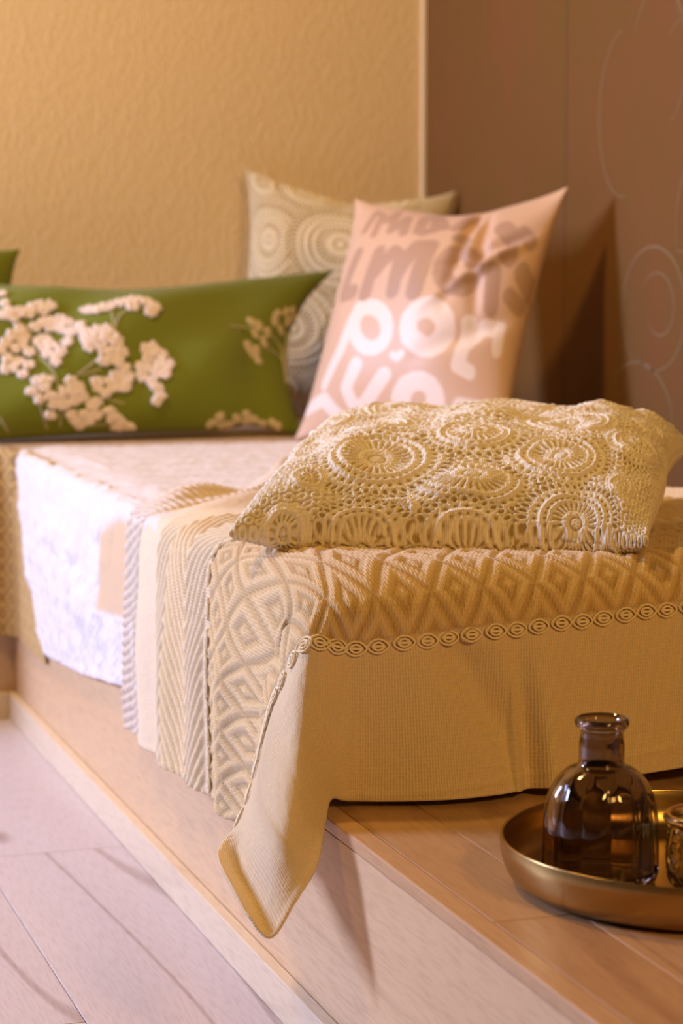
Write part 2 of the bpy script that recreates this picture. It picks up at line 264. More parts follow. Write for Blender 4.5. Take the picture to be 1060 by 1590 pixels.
M_edge = wood('pine_edge', (.60, .36, .17), (.50, .28, .12), .38, 'Y', .1, .5)
M_base = wood('cream_baseboard', (.80, .65, .44), (.75, .60, .40), .4, 'Y', .12, .5)
M_dark = plain('dark_gap', (.05, .035, .025), .9)

fl = tag(put('floor', box_me(-2.6, XR, -1.2, YB, -.05, -.0075), None, M_dark), 'pale whitewashed oak plank floor in front of the platform', kind='structure')
xs = [.5870-.19*k for k in range(0, 17)]
offs = [2.516, 1.930, 2.23, 1.60, 2.75, 2.05, 1.4, 2.4, 1.8, 2.6, 1.5, 2.1, 2.3, 1.7, 2.5, 1.9]
for k in range(16):
    ys = sorted(offs[k]+1.285*q for q in (-3, -2, -1, 0, 1)); ys = [-1.2]+[y for y in ys if -1.2 < y < 3.25]+[3.305]
    for a, b_ in zip(ys, ys[1:]):
        put('plank', box_me(xs[k+1]+.0004, xs[k]-.0004, a+.0004, b_-.0004, -.0075, 0, .0007), fl, M_floorwood)
tag(put('wall_back', box_me(-2.6, XR+.1, YB, YB+.1, -.05, 2.7), None, M_plaster), 'beige wall with fine bumpy plaster', kind='structure')
wr = tag(put('wall_right', box_me(XR, XR+.1, -1.2, YB, -.05, 2.7), None, M_paper), 'dark brown papered wall with faint scrollwork', kind='structure')
tag(put('trim_1', box_me(XR-.009, XR-.0002, YB-.006, YB-.0002, .215, 2.7, .001), None, M_seal), 'thin cream bead in the corner of the walls', kind='structure')
# faint scrolls printed on the wallpaper
M_scroll = plain('faint_scroll_print', (.22, .145, .06), .5)
def scroll(cy, cz, ry, rz, a0, a1, wdt=.0022, tilt=0., shrink=0.):
    n = 60; th = np.radians(np.linspace(a0, a1, n)); k = 1-shrink*np.linspace(0, 1, n)
    y = ry*np.cos(th)*k; z = rz*np.sin(th)*k; c, s = cos(tilt), sin(tilt); Y = cy+y*c-z*s; Z = cz+y*s+z*c
    t = np.stack([np.gradient(Y), np.gradient(Z)], -1); t /= np.linalg.norm(t, axis=1, keepdims=True); nn = np.stack([-t[:, 1], t[:, 0]], -1)
    wd = wdt*(.35+.65*np.sin(np.linspace(.05, pi-.05, n)))[:, None]; A = np.stack([Y, Z], -1)+nn*wd; B = np.stack([Y, Z], -1)-nn*wd
    V = np.concatenate([np.c_[np.full(n, XR-.0004), A], np.c_[np.full(n, XR-.0004), B]]); i = np.arange(n-1)
    me = np_mesh(V, np.stack([i, i+1, i+1+n, i+n], -1), False)
    put('scroll', me, wr, M_scroll)
for k in range(4):
    dy = -.62*k
    scroll(2.864+dy, .617, .105, .095, -60, 300, .002, .1, .12); scroll(2.85+dy, .62, .06, .055, 20, 330, .0018, .1, .4)
    scroll(2.97+dy, .90, .085, .12, -95, 85, .002); scroll(2.86+dy, .97, .085, .10, 30, 250, .002, -.1); scroll(2.78+dy, .86, .09, .16, 60, 280, .002)
    scroll(2.90+dy, .47, .10, .07, 10, 210, .002, .2); scroll(2.70+dy, .74, .10, .11, -30, 220, .002, .2); scroll(2.90+dy, 1.18, .09, .12, -80, 200, .002, .1)
    scroll(2.72+dy, 1.08, .1, .1, -60, 240, .002, .1, .3)
put('paper_seam', box_me(XR-.0006, XR-.0001, 3.175, 3.177, .215, 2.7), wr, plain('seam_line', (.10, .06, .04), .7))

# ---- the built-in step / platform
pf = empty('platform', (XP, 0, 0), 'low pine platform under the bed with a plank top and smooth front', 'platform')
pf.location = (0, 0, 0)
put('core', box_me(XP+.012, XR-.002, .30, YB-.002, .001, ZP-.012), pf, M_dark)
put('front_panel', box_me(XP, XP+.012, .30, 3.300, .001, ZP-.0125, .0006), pf, M_fascia)
put('edge_strip', box_me(XP-.0005, .5983, .30, 3.312, ZP-.012, ZP, .0016, 2), pf, M_edge)
cols = [(.5988, .6658), (.6662, .8558), (.8562, 1.0458), (1.0462, 1.2358), (1.2362, XR-.003)]
cut = [[1.4505, 2.6], [1.0, 2.2], [1.62, 2.9], [.9, 2.4], [1.3, 2.5]]
for (a, b_), cs in zip(cols, cut):
    ys = [.30]+cs+[YB-.002]
    for y0, y1 in zip(ys, ys[1:]):
        o = put('plank', box_me(a, b_, y0+.0004, y1-.0004, ZP-.012, ZP-.0003, .0006), pf, M_platwood)
bench = empty('bench', (0, 0, 0), 'pine bench base running left along the back wall', 'bench')
put('front_panel', box_me(-2.2, XP+.0115, 3.302, 3.314, .001, ZP-.002, .0006), bench, M_fasciax)
put('core', box_me(-2.2, XP+.011, 3.315, YB-.002, .001, ZP-.002), bench, M_dark)
tag(put('baseboard_left', box_me(XP-.0135, XP-.0008, .30, 3.300, .0005, .040, .0012, 2), None, M_base), 'narrow cream baseboard along the platform', kind='structure')
tag(put('baseboard_back', box_me(-2.2, XP-.0138, 3.288, 3.3005, .0005, .040, .0012, 2), None, M_base), 'narrow cream baseboard along the bench', kind='structure')

# ================================================================= MATTRESSES
M_tick = plain('mattress_ticking', (.72, .66, .58), .9, bump=.3, bscale=300)
mt = empty('mattress', (.9, 2.8, ZP), 'thick foam mattress under the white coverlet', 'mattress'); mt.location = (0, 0, 0)
put('foam_block', box_me(.600, 1.215, 1.835, YB-.02, ZP+.001, .400, .02, 4), mt, M_tick)
mt2 = empty('mattress', (0, 0, 0), 'foam cushion pad on the bench under the ochre blanket', 'mattress')
put('foam_block', box_me(-2.1, .590, 3.328, YB-.02, ZP+.001, .400, .02, 4), mt2, M_tick)


# ================================================================= CLOTHS
def ctrl_surface(us, ws, P, U, W):
    A = hermite(ws, np.swapaxes(P, 0, 1), W)          # (nW, nu, 3)
    B = hermite(us, np.swapaxes(A, 0, 1), U)          # (nU, nW, 3)
    return B
def cloth_obj(name, P, col, uv, mat, parent=None, thick=.0022):
    nu, nv = P.shape[:2]
    o = put(name, np_mesh(P.reshape(-1, 3), grid_faces(nu, nv), True, col.reshape(-1, 3), uv.reshape(-1, 2)), parent, mat)
    if thick:
        s = o.modifiers.new('thickness', 'SOLIDIFY'); s.thickness = thick; s.offset = -1; s.use_quality_normals = False
    return o

# ---- cream throw over the near corner.  u: across the bed (0 = left edge, negative = hanging down the left side)
#      w: along the bed (0 = near edge, negative = hanging down the front)
ZT = .418
tu = np.array([-.26, -.235, -.21, -.15, -.09, -.03, .02, .10, .20, .32, .45, .64])
tw = np.array([-.19, -.15, -.10, -.055, -.02, .02, .08, .14, .20, .30, .43, .49, .56])
CP = np.zeros((len(tu), len(tw), 3))
def topY(u, w):
    far = max(0, w-.22)/.34; sh = .115*max(0, min(1, (.12-u)/.12))*min(1, max(0, (w+.02)/.1))
    return 1.815+w+sh+far*.50*min(1, max(0, (u-.02)/.30))*(1-.85*max(0, min(1, (u-.32)/.28)))
def frontY(u, d):
    q = d/.19
    return 1.803-1.6*q*(.018*math.exp(-((u-.085)/.045)**2)+.016*math.exp(-((u-.215)/.05)**2)+.012*math.exp(-((u-.34)/.05)**2)+.013*math.exp(-((u-.47)/.05)**2))+.006*(1-q)
hemz = lambda u: .2195+.030*max(0, u-.12)+.010*math.exp(-((u-.5)/.15)**2)
for i, u in enumerate(tu):
    for j, w_ in enumerate(tw):
        if u > 0 and w_ > 0:
            CP[i, j] = (.585+u, topY(u, w_), ZT-.0*u - (.003 if (i == 6 or w_ == .02) else 0)+.0012*sin(w_*23+u*17)*(w_ > .1))
        elif u > 0:
            d = -w_; zz = ZT-.006-(ZT-.006-hemz(u))*(d/.19); CP[i, j] = (.585+u, frontY(u, d), zz)
        elif w_ > 0:
            d = -u; hem = .150 if w_ < .35 else .150-.003
            zz = ZT-.008-(ZT-.008-hem)*(d/.26) if d > .04 else ZT-.022
            sx = .004*sin(w_*38)*d/.26
            CP[i, j] = (.5735-.009*min(1, d/.12)+sx-(.0 if d > .04 else -.004), topY(-.09, w_) if d > .04 else topY(-.02, w_), zz)
Q = {(-.03, -.02): (.577, 1.835, .385), (-.09, -.02): (.568, 1.905, .325), (-.15, -.02): (.563, 1.922, .265), (-.21, -.02): (.560, 1.93, .21), (-.26, -.02): (.557, 1.935, .168),
     (-.03, -.055): (.572, 1.812, .362), (-.09, -.055): (.560, 1.862, .311), (-.15, -.055): (.550, 1.868, .275), (-.21, -.055): (.540, 1.866, .235), (-.26, -.055): (.530, 1.878, .192),
     (-.03, -.10): (.567, 1.797, .325), (-.09, -.10): (.545, 1.818, .28), (-.15, -.10): (.528, 1.805, .24), (-.21, -.10): (.517, 1.80, .205), (-.26, -.10): (.502, 1.815, .178),
     (-.03, -.15): (.570, 1.785, .275), (-.09, -.15): (.545, 1.757, .245), (-.15, -.15): (.528, 1.735, .215), (-.21, -.15): (.515, 1.735, .19), (-.26, -.15): (.505, 1.745, .165),
     (-.03, -.19): (.585, 1.785, .226), (-.09, -.19): (.570, 1.757, .212), (-.15, -.19): (.552, 1.722, .188), (-.21, -.19): (.527, 1.705, .162), (-.26, -.19): (.500, 1.700, .140)}
Q.update({(-.235, -.02): (.558, 1.933, .185), (-.26, -.02): (.557, 1.935, .164), (-.235, -.055): (.533, 1.872, .205), (-.26, -.055): (.525, 1.878, .180),
     (-.235, -.10): (.508, 1.810, .172), (-.26, -.10): (.491, 1.816, .180), (-.235, -.15): (.505, 1.742, .152), (-.26, -.15): (.487, 1.752, .164),
     (-.235, -.19): (.505, 1.702, .136), (-.26, -.19): (.490, 1.718, .150)})
for (u, w_), p in Q.items(): CP[list(tu).index(u), list(tw).index(w_)] = p
def throw_xyz(U, W): return ctrl_surface(tu, tw, CP, U, W)

tan_hi, tan_lo = (.82, .59, .29), (.44, .27, .09)
cream, cream_lo = (.86, .67, .39), (.62, .43, .19)
plainc = (.72, .55, .32)
slant = lambda u: .0185*np.clip(np.asarray(u)/.34, 0, 1.6)
def throw_relief(U, W):
    u = U[:, None]+0*W[None, :]; w = W[None, :]-slant(U)[:, None]
    u = u+.0006*vnoise(u*60, w*60, 3); w = w+.0006*vnoise(u*60, w*60, 4)
    strand = .5+.5*np.sin(2*pi*(u/.0046+.5*np.floor(w/.0045)))*np.cos(pi*(w/.0045-np.floor(w/.0045)-.5))
    # diamond band w in [-.052, .195]
    du = np.abs(((u/.050) % 1)-.5)*2; dw = np.abs((((w+.062)/.088) % 1)-.5)*2
    d = du+dw; dia = (.5+.5*np.cos(2*pi*d*1.5))**.7
    eye = np.exp(-((1-du)**2/.05+(1-dw)**2/.02))
    band1 = sst(-.054, -.050, w)*(1-sst(.190, .196, w))
    edge = np.exp(-((w-.168)/.006)**2)+np.exp(-((w-.187)/.004)**2)
    hd = .0026*dia+.0015*strand-.0016*eye+.0012*edge*(.5+.5*np.sin(2*pi*u/.012))
    c1 = mixc(tan_lo, tan_hi, np.clip(.60*dia+.40*strand+.0, 0, 1))
    # chevron band w in [.212, .42]
    ph = (u+.042*tri((w-.212)/.138))/.0200; chv = .5+.5*np.cos(2*pi*ph); band2 = sst(.212, .218, w)*(1-sst(.405, .42, w))
    hc = .0036*chv**.8+.0006*strand
    c2 = mixc(cream_lo, cream, np.clip(chv*.9+.15, 0, 1))
    # rope border w>.50
    band3 = sst(.498, .503, w); br = np.abs(np.sin(pi*(u/.011+(w-.5)/.03)))*(.6+.4*np.abs(np.sin(pi*(w-.5)/.018)))
    h3 = .0040*br+.0008*strand; c3 = mixc((.56, .42, .28), (.80, .66, .48), np.clip(br+.1, 0, 1))
    soft = .0003*vnoise(u*130, w*130, 9)
    h = soft+band1*hd+band2*hc+band3*h3
    base = mixc(plainc, (.84, .66, .42), sst(.19, .23, w))
    c = base*(1-band1-band2-band3)[..., None]+c1*band1[..., None]+c2*band2[..., None]+c3*band3[..., None]
    # raised hem roll along the left and front hems
    h = h+.0010*(np.exp(-((u+.256)/.004)**2)+np.exp(-((w+.187)/.003)**2))
    return h, c
NU, NW = 560, 470
U = np.linspace(-.26, .63, NU); W = np.linspace(-.19, .56, NW)
P = throw_xyz(U, W); Nn = normals(P); h, c = throw_relief(U, W)
# soft wrinkles on the plain part lying loosely on the bed
uu = U[:, None]; ww = W[None, :]
wr_ = sst(.38, .52, ww)*(.0055*np.sin(34*uu+16*np.sin(5*ww))*sst(-.05, .06, uu)+.004*vnoise(uu*14, ww*14, 12))+.0035*vnoise(uu*9+3, ww*9, 15)*sst(-.28, -.1, -np.abs(uu))*0
side = (1-sst(-.06, -.01, uu))*sst(.0, .12, ww); wr_ = wr_+side*(.0045*np.sin(2*pi*ww/.115+1.2)*sst(.02, .2, -uu)+.0018*vnoise(uu*16, ww*16, 21))
frt = (1-sst(-.06, -.01, ww))*sst(.02, .1, uu)
s_ = sst(.02, .19, -ww)
crease = -.009*np.exp(-((uu-.178-.01*s_)/.010)**2)*s_ - .007*np.exp(-((uu-.155+.55*(ww+.12))/.022)**2)*sst(.03,.08,-ww)*(uu<.17) -.006*np.exp(-((uu-.345-.10*s_)/.016)**2)*s_+.004*np.exp(-((uu-.20)/.016)**2)*s_ 
P = P+Nn*(h+wr_+frt*crease*2.0)[..., None]
M_throw = cloth_mat('cream_knit', .0024, .55, .25)
throw = empty('throw_blanket', (0, 0, 0), 'cream and tan cotton throw with woven diamonds draped over the near corner of the bed', 'blanket')
uvg = np.stack([U[:, None]+0*ww, ww+0*uu], -1)
cloth_obj('throw_cloth', P, c, uvg, M_throw, throw)
# chain-stitched leaf loops
M_loop = plain('cream_chain_yarn', (.92, .76, .48), .9, bump=.5, bscale=900)
def loop_me(ln, wd):
    t = np.linspace(0, 2*pi, 20, endpoint=False); pr = []
    for k, z in ((1, .0012), (.55, .0018)):
        pts = np.stack([ln/2*k*np.cos(t), wd/2*k*np.sin(t)*(1-.35*np.cos(t)**2), np.full(20, z)], -1)
        pr.append(tube_me(pts, .0011, 5, True))
    pts = np.array([[-ln*.25, 0, .0012], [0, 0, .0022], [ln*.25, 0, .0012]]); pr.append(tube_me(pts, .0013, 5))
    return np_mesh(*join_np(pr))
lm = loop_me(.0195, .0128); lm.materials.append(M_loop); lm2 = loop_me(.0225, .0085); lm2.materials.append(M_loop)
def lay_loops(us, w0, me, lift=.0006):
    us = np.array(us); e = .004
    # follow the same wrinkles as the cloth
    iu = np.clip(np.round((us-U[0])/(U[1]-U[0])).astype(int), 0, NU-1); 
    for k in range(len(us)):
        wk = w0+float(slant(us[k])); iw = int(round((wk-W[0])/(W[1]-W[0])))
        p = throw_xyz(us[k:k+1], np.array([wk-e, wk, wk+e])); pu = throw_xyz(us[k:k+1]+e, np.array([wk])); pm = throw_xyz(us[k:k+1]-e, np.array([wk]))
        tx = pu[0, 0]-pm[0, 0]; tx /= np.linalg.norm(tx); ty = p[0, 2]-p[0, 0]; n = np.cross(tx, ty); n /= np.linalg.norm(n); ty = np.cross(n, tx)
        o = bpy.data.objects.new('chain_loop', me); COL.objects.link(o); o.parent = throw
        pos = P[iu[k], iw]+n*lift
        o.matrix_local = Matrix([[tx[0], ty[0], n[0], pos[0]], [tx[1], ty[1], n[1], pos[1]], [tx[2], ty[2], n[2], pos[2]], [0, 0, 0, 1]])
lay_loops(np.arange(-.246, .62, .0212), -.0585, lm)
lay_loops(np.arange(-.246, .30, .0245), .2035, lm2)

# ---- white quilted coverlet under the throw
cu = np.array([-.26, -.20, -.13, -.07, -.025, .02, .12, .30, .50, .64])
cw = np.array([1.93, 2.2, 2.45, 2.62, 2.80, 2.95, 3.10, 3.26])
CC = np.zeros((len(cu), len(cw), 3)); hemC = np.interp(cw, [1.9, 2.3, 2.47, 2.78, 2.95, 3.09, 3.3], [.225, .222, .196, .160, .152, .146, .146])
for i, u in enumerate(cu):
    for j, y in enumerate(cw):
        if u > 0: CC[i, j] = (.590+u, y, .4105-.001*(i == 5))
        else:
            d = -u; zz = .404-(.404-hemC[j])*(d/.26) if d > .03 else .398
            x = .5742-.005*min(1, d/.1)+(.004 if d < .03 else 0)+.008*(y < 2.4)
            out = .0 if y < 2.5 else .010*math.exp(-((d-.16)/.05)**2)*math.exp(-((y-2.85)/.2)**2)
            yy = y-.22*(y > 2.9)*min(1, (y-2.9)/.36)*(d/.26)
            CC[i, j] = (x-out, yy, zz)
CU = np.linspace(-.26, .64, 330); CW = np.linspace(1.93, 3.26, 440); PC = ctrl_surface(cu, cw, CC, CU, CW)
a = CU[:, None]; b_ = CW[None, :]
ph = (a+.020*tri((b_)/.09))/.0150
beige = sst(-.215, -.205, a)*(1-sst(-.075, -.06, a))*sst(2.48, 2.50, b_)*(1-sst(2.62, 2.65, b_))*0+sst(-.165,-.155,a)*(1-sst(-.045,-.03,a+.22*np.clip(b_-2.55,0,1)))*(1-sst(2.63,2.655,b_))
rel = (1-.6*(a>0))*(.0016*(.5+.5*np.cos(2*pi*ph))+.0022*vnoise(a*55, b_*40, 31)+.0012*vnoise(a*110, b_*90, 32))*(1-beige)
sag = (.0065*vnoise(a*13+7, b_*7, 33)+.007*vnoise(a*24, b_*15, 35)*sst(.0, .06, -a))*(.25+.75*(a < .05))*(b_ > 2.3)
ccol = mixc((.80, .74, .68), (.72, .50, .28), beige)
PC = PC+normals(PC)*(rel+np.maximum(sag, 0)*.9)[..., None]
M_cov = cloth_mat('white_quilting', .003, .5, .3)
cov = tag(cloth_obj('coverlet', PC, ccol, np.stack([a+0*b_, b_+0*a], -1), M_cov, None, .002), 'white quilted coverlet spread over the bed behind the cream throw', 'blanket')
# the coverlet's far part under the cushions, and a roll of it along the right edge
# ---- ochre diamond blanket over the bench, front and left corner
OH = 150; hz = np.linspace(0, 1, OH)
path = [(-1.9, 3.296), (-1.2, 3.294), (-.6, 3.297), (0, 3.294), (.35, 3.295), (.52, 3.296), (.562, 3.292), (.5752, 3.27), (.5752, 3.2), (.5752, 3.1), (.5752, 3.03)]
pa = smooth_prof(path, 60); seg = np.r_[0, np.cumsum(np.linalg.norm(np.diff(pa, axis=0), axis=1))]; n1 = 900
PX = np.stack([np.interp(np.linspace(0, seg[-1], n1), seg, pa[:, k]) for k in range(2)], -1); SL = np.linspace(0, seg[-1], n1)[:, None]
zz = .411-(.411-.128)*hz[None, :]+0*SL
OB = np.stack([PX[:, 0:1]+0*zz, PX[:, 1:2]+0*zz, zz], -1)
rr = np.clip(.012-(.411-zz), 0, .012); OB[..., 1] += np.where(PX[:, 0:1] < .56, rr*.9, 0); OB[..., 0] += np.where((PX[:, 1:2] < 3.27), np.clip((zz-.33)/.06, 0, 1)*.014, 0)
du = np.abs(((SL/.046) % 1)-.5)*2; dz_ = np.abs(((zz/.046) % 1)-.5)*2; dd = .5+.5*np.cos(2*pi*(du+dz_)*1.5)
No = normals(OB)
OB = OB+No*(.0016*dd*np.sign(No[n1//3, OH//2, 1]*-1)+.003*np.sin(SL*22)*hz[None, :]*(PX[:,0:1]<.5))[..., None]
ocol = mixc((.36, .21, .06), (.66, .43, .15), dd)
ob = empty('blanket', (0, 0, 0), 'ochre blanket with a diamond weave hanging over the bench at the far left', 'blanket')
cloth_obj('hanging_side', OB, ocol, np.stack([SL+0*zz, zz], -1), M_throw, ob, .002)
tx = np.linspace(-1.9, 1.20, 240); ty = np.linspace(3.262, YB-.03, 60); TX, TY = np.meshgrid(tx, ty, indexing='ij')
TP = np.stack([TX, np.where(TX < .585, np.maximum(TY, 3.302), TY), np.full_like(TX, .4105)], -1)
d2 = .5+.5*np.cos(2*pi*(np.abs((TX/.046) % 1-.5)*2+np.abs((TY/.046) % 1-.5)*2)*1.5); TP[..., 2] += .001*d2
cloth_obj('top_side', TP, mixc((.36, .21, .06), (.66, .43, .15), d2), np.stack([TX, TY], -1), M_throw, ob, .002)

# ================================================================= CUSHIONS
def cushion_mesh(key, n=240, relief=None, colf=None, nb=None, front_only_relief=False):
    q = PIL[key]; w_, h_, t_, k_, p_, qq = q['dim']; c0, R, Uu, N = q['fr']
    s = np.linspace(-1, 1, n); te = np.concatenate([np.linspace(1, -1, n), np.linspace(-1, -3, n)[1:]])
    S, Te = np.meshgrid(s, te, indexing='ij'); top = Te >= -1; T = np.where(top, Te, -2-Te)
    A = pillow_pts(S, T, w_, h_, t_, k_, p_, qq, 1, q['warp']); B = pillow_pts(S, T, w_, h_, t_, k_, p_, qq, -1, q['warp'])
    A[np.maximum(np.abs(T), np.abs(S)) > .9999, 2] -= .0015; B[np.abs(S) > .9999, 2] += .0015
    Pl = np.where(top[..., None], A, B)
    if key == 'lace': Pl[..., 2] = np.maximum(Pl[..., 2], -.050)
    # smooth the seam that faces out
    for _ in range(6): Pl[:, n-6:n+6] = (Pl[:, n-7:n+5]+2*Pl[:, n-6:n+6]+Pl[:, n-5:n+7])/4
    if key == 'lace': Pl[..., 2] += np.where(top, 1, .1)*(.007*vnoise(S*4.3+9, T*5, 41)+.003*vnoise(S*11+3, T*13, 42))*(1-S**8)
    nn = -normals(Pl); X = S*w_*.53; Y = Te*h_*.53
    nn = nn*np.where((nn*np.array([0, 0, 1.])).sum(-1)[n//2, n//2] > 0, 1, -1)
    ef = np.clip((1-np.abs(S))/.03, 0, 1)*np.clip((1-np.abs(Te+1)/2)/.012, 0, 1)
    ef = ef*np.where(Te < -1.12, .15, 1)
    if relief is not None:
        hh, cc = relief(X, Y, 1); Pl = Pl+nn*(hh*ef)[..., None]
    else: cc = colf(X, Y, np.where(top, 1, -1), S, T)
    m = len(te)
    return np_mesh(Pl.reshape(-1, 3), grid_faces(n, m, 0, True), True, cc.reshape(-1, 3), np.stack([X, Y], -1).reshape(-1, 2))
def place(o, key):
    c0, R, Uu, N = PIL[key]['fr']
    o.matrix_world = Matrix([[R[0], Uu[0], N[0], c0[0]], [R[1], Uu[1], N[1], c0[1]], [R[2], Uu[2], N[2], c0[2]], [0, 0, 0, 1]])
def root_at(key, name, label, cat):
    o = bpy.data.objects.new(name, None); COL.objects.link(o); o.empty_display_size = .02; place(o, key); return tag(o, label, cat)
def surf(key, S, T, lift=0.):
    q = PIL[key]; w_, h_, t_, k_, p_, qq = q['dim']; S = np.array([S-.004, S, S+.004, S, S]); T = np.array([T, T, T, T-.004, T+.004])
    a = pillow_pts(S, T, w_, h_, t_, k_, p_, qq, 1, q['warp']); n = np.cross(a[2]-a[0], a[4]-a[3]); n /= np.linalg.norm(n); return a[1]+n*lift, n

# ---- crochet field
def rosettes(X, Y, ros, seed=5, fuzz=1.0):
    """height and openness (0 = yarn, 1 = hole) of a field of crochet rosettes"""
    # ground: fan-shaped netting of small loops
    gx = X/.0150; row = np.floor(Y/.0120); fy = Y/.0120-row; fx = (gx+.5*(row % 2)) % 1-.5
    net = np.exp(-((np.hypot(fx*1.15, (fy-.5))-.36)/.13)**2); H = .0010+.0018*net; O = .72*(1-np.clip(net*1.3+.1, 0, 1))
    # large background medallion arcs
    used = np.zeros_like(X)
    for (cx, cy, r) in ros:
        d = np.hypot(X-cx, Y-cy); m = d < r*1.12
        if not m.any(): continue
        x = (X-cx)[m]; y = (Y-cy)[m]; q = d[m]/r; th = np.arctan2(y, x)
        n1 = int(max(14, round(2*pi*r*.55/.0062))); n2 = int(max(12, round(2*pi*r*.95/.0085)))
        sp = .5+.5*np.cos(th*n1); ring = lambda c, s: np.exp(-((q-c)/s)**2)
        hole = np.zeros_like(q); hh = np.full_like(q, .0030)
        hole = np.maximum(hole, ring(.145, .025)*.8)                                       # ring round the centre button
        hole = np.maximum(hole, (1-sp)**1.6*sst(.30, .38, q)*(1-sst(.56, .62, q))*.85)     # radial fingers
        big = r > .03
        if big:
            z1 = .5+.5*np.cos(th*n2+1); hole = np.maximum(hole, z1**1.5*ring(.735, .04)*1.1)
            z2 = .5+.5*np.cos(th*n2); hole = np.maximum(hole, z2**1.2*ring(.95, .06)*1.0)
            hh = hh+.0024*ring(.82, .045)+.0018*ring(.64, .05)
        else: hh = hh+.0018*ring(.75, .1)
        hh = hh+.0012*ring(.26, .07)+.0010*sp*sst(.3, .38, q)*(1-sst(.56, .62, q))+.0010*np.exp(-(q/.1)**2)
        hh = hh*(1-.7*np.clip(hole, 0, 1)); wgt = 1-sst(1.02, 1.12, q)
        if big:
            m3 = (d < r*1.42) & (d > r*1.0); q3 = d[m3]/r; t3 = np.arctan2((Y-cy)[m3], (X-cx)[m3]); n3 = int(round(2*pi*r*1.2/.0078))
            f3 = (t3*n3/(2*pi)) % 1-.5; e = np.hypot(f3*2.1, (q3-1.19)/.165); pet = np.exp(-((e-.82)/.22)**2)+.5*np.exp(-((e)/.3)**2)*0+.7*np.exp(-((q3-1.04)/.035)**2)
            w3 = sst(1.0, 1.03, q3)*(1-sst(1.33, 1.40, q3)); H[m3] = H[m3]*(1-w3)+(.0006+.0024*np.clip(pet, 0, 1.1))*w3; O[m3] = O[m3]*(1-w3)+(1-np.clip(pet*1.3, 0, 1))*w3*.9
        H[m] = H[m]*(1-wgt)+hh*wgt; O[m] = O[m]*(1-wgt)+hole*wgt
    H = H+.0009*fuzz*vnoise(X*700, Y*700, seed)+.0004*fuzz*vnoise(X*1400, Y*1400, seed+1)
    return H, np.clip(O, 0, 1)
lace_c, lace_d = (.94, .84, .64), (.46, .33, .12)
sx, sy = .43*.53*.955, .475*.53
R0 = [(.02, -.775, .047), (-.335, -.60, .050), (.345, -.55, .044), (-.235, -.94, .017), (-.62, -.75, .020), (-.36, -1.06, .033), (.01, -1.09, .034), (.46, -.98, .045), (.66, -1.08, .018),
      (-.70, -1.02, .026), (.70, -.72, .022), (.01, -.40, .034), (-.40, -.20, .036), (.36, -.12, .046), (.74, -.32, .040), (-.02, .02, .030), (-.72, -.35, .030), (-.75, .1, .04), (-.36, .32, .046), (.08, .45, .045),
      (.50, .42, .036), (.78, .14, .034), (-.72, .56, .036), (-.30, .74, .034), (.33, .80, .04), (.75, .74, .04), (0, -1.45, .05), (-.5, -1.5, .045), (.5, -1.5, .045)]
ros_lace = [(a*.41*.53, b*.475*.53, r) for a, b, r in R0]
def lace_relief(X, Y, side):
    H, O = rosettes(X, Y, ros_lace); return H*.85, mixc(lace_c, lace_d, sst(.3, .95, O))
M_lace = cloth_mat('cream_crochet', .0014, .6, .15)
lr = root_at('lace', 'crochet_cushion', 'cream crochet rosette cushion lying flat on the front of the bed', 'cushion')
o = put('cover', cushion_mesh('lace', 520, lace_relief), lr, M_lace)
bk = [(x*.365*.53, y*.42*.53, r) for x, y, r in [(-.62, .30, .05), (-.02, .32, .058), (.55, .3, .05), (-.3, -.25, .055), (.3, -.3, .055), (-.72, .82, .03), (-.3, .85, .04), (.3, .86, .04), (-.8, -.3, .04), (.8, -.2, .04), (-.5, -.8, .05), (.2, -.85, .05)]]
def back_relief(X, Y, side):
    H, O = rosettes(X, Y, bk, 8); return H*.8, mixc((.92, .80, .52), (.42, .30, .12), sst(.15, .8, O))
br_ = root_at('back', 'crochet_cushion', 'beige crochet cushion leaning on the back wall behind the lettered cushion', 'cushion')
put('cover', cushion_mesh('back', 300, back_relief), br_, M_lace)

# ---- pink cushion with lettering
def stroke_mask(X, Y, strokes, sw):
    m = np.zeros_like(X)
    for pts, wd in strokes:
        pts = np.array(pts)*[.385*.53, .385*.53]; r = wd*sw
        for a, b_ in zip(pts[:-1], pts[1:]):
            d = b_-a; L2 = d@d+1e-12; t = np.clip(((X-a[0])*d[0]+(Y-a[1])*d[1])/L2, 0, 1); D = np.hypot(X-a[0]-t*d[0], Y-a[1]-t*d[1])
            m = np.maximum(m, 1-sst(r-.0012, r+.0012, D))
    return m
def pink_col(X, Y, side, S, T):
    base = np.broadcast_to(np.array((.70, .47, .31)), X.shape+(3,)).copy()
    mv = stroke_mask(X, Y, DEC['MV'], .00055)*(side > 0); wh = stroke_mask(X, Y, DEC['WH'], .00058)*(side > 0)
    c = mixc(base, (.48, .30, .20), mv); return mixc(c, (.90, .76, .66), wh)
M_satin, nt, b = nmat('pink_satin'); at = node(nt, 'ShaderNodeAttribute', attribute_name='yarn'); L(nt, at.outputs[0], b.inputs['Base Color']); b.inputs['Roughness'].default_value = .5; b.inputs['Sheen Weight'].default_value = .2
pr_ = root_at('pink', 'lettered_cushion', 'pink cushion printed with big rounded letters leaning in the corner', 'cushion')
put('cover', cushion_mesh('pink', 420, None, pink_col), pr_, M_satin)

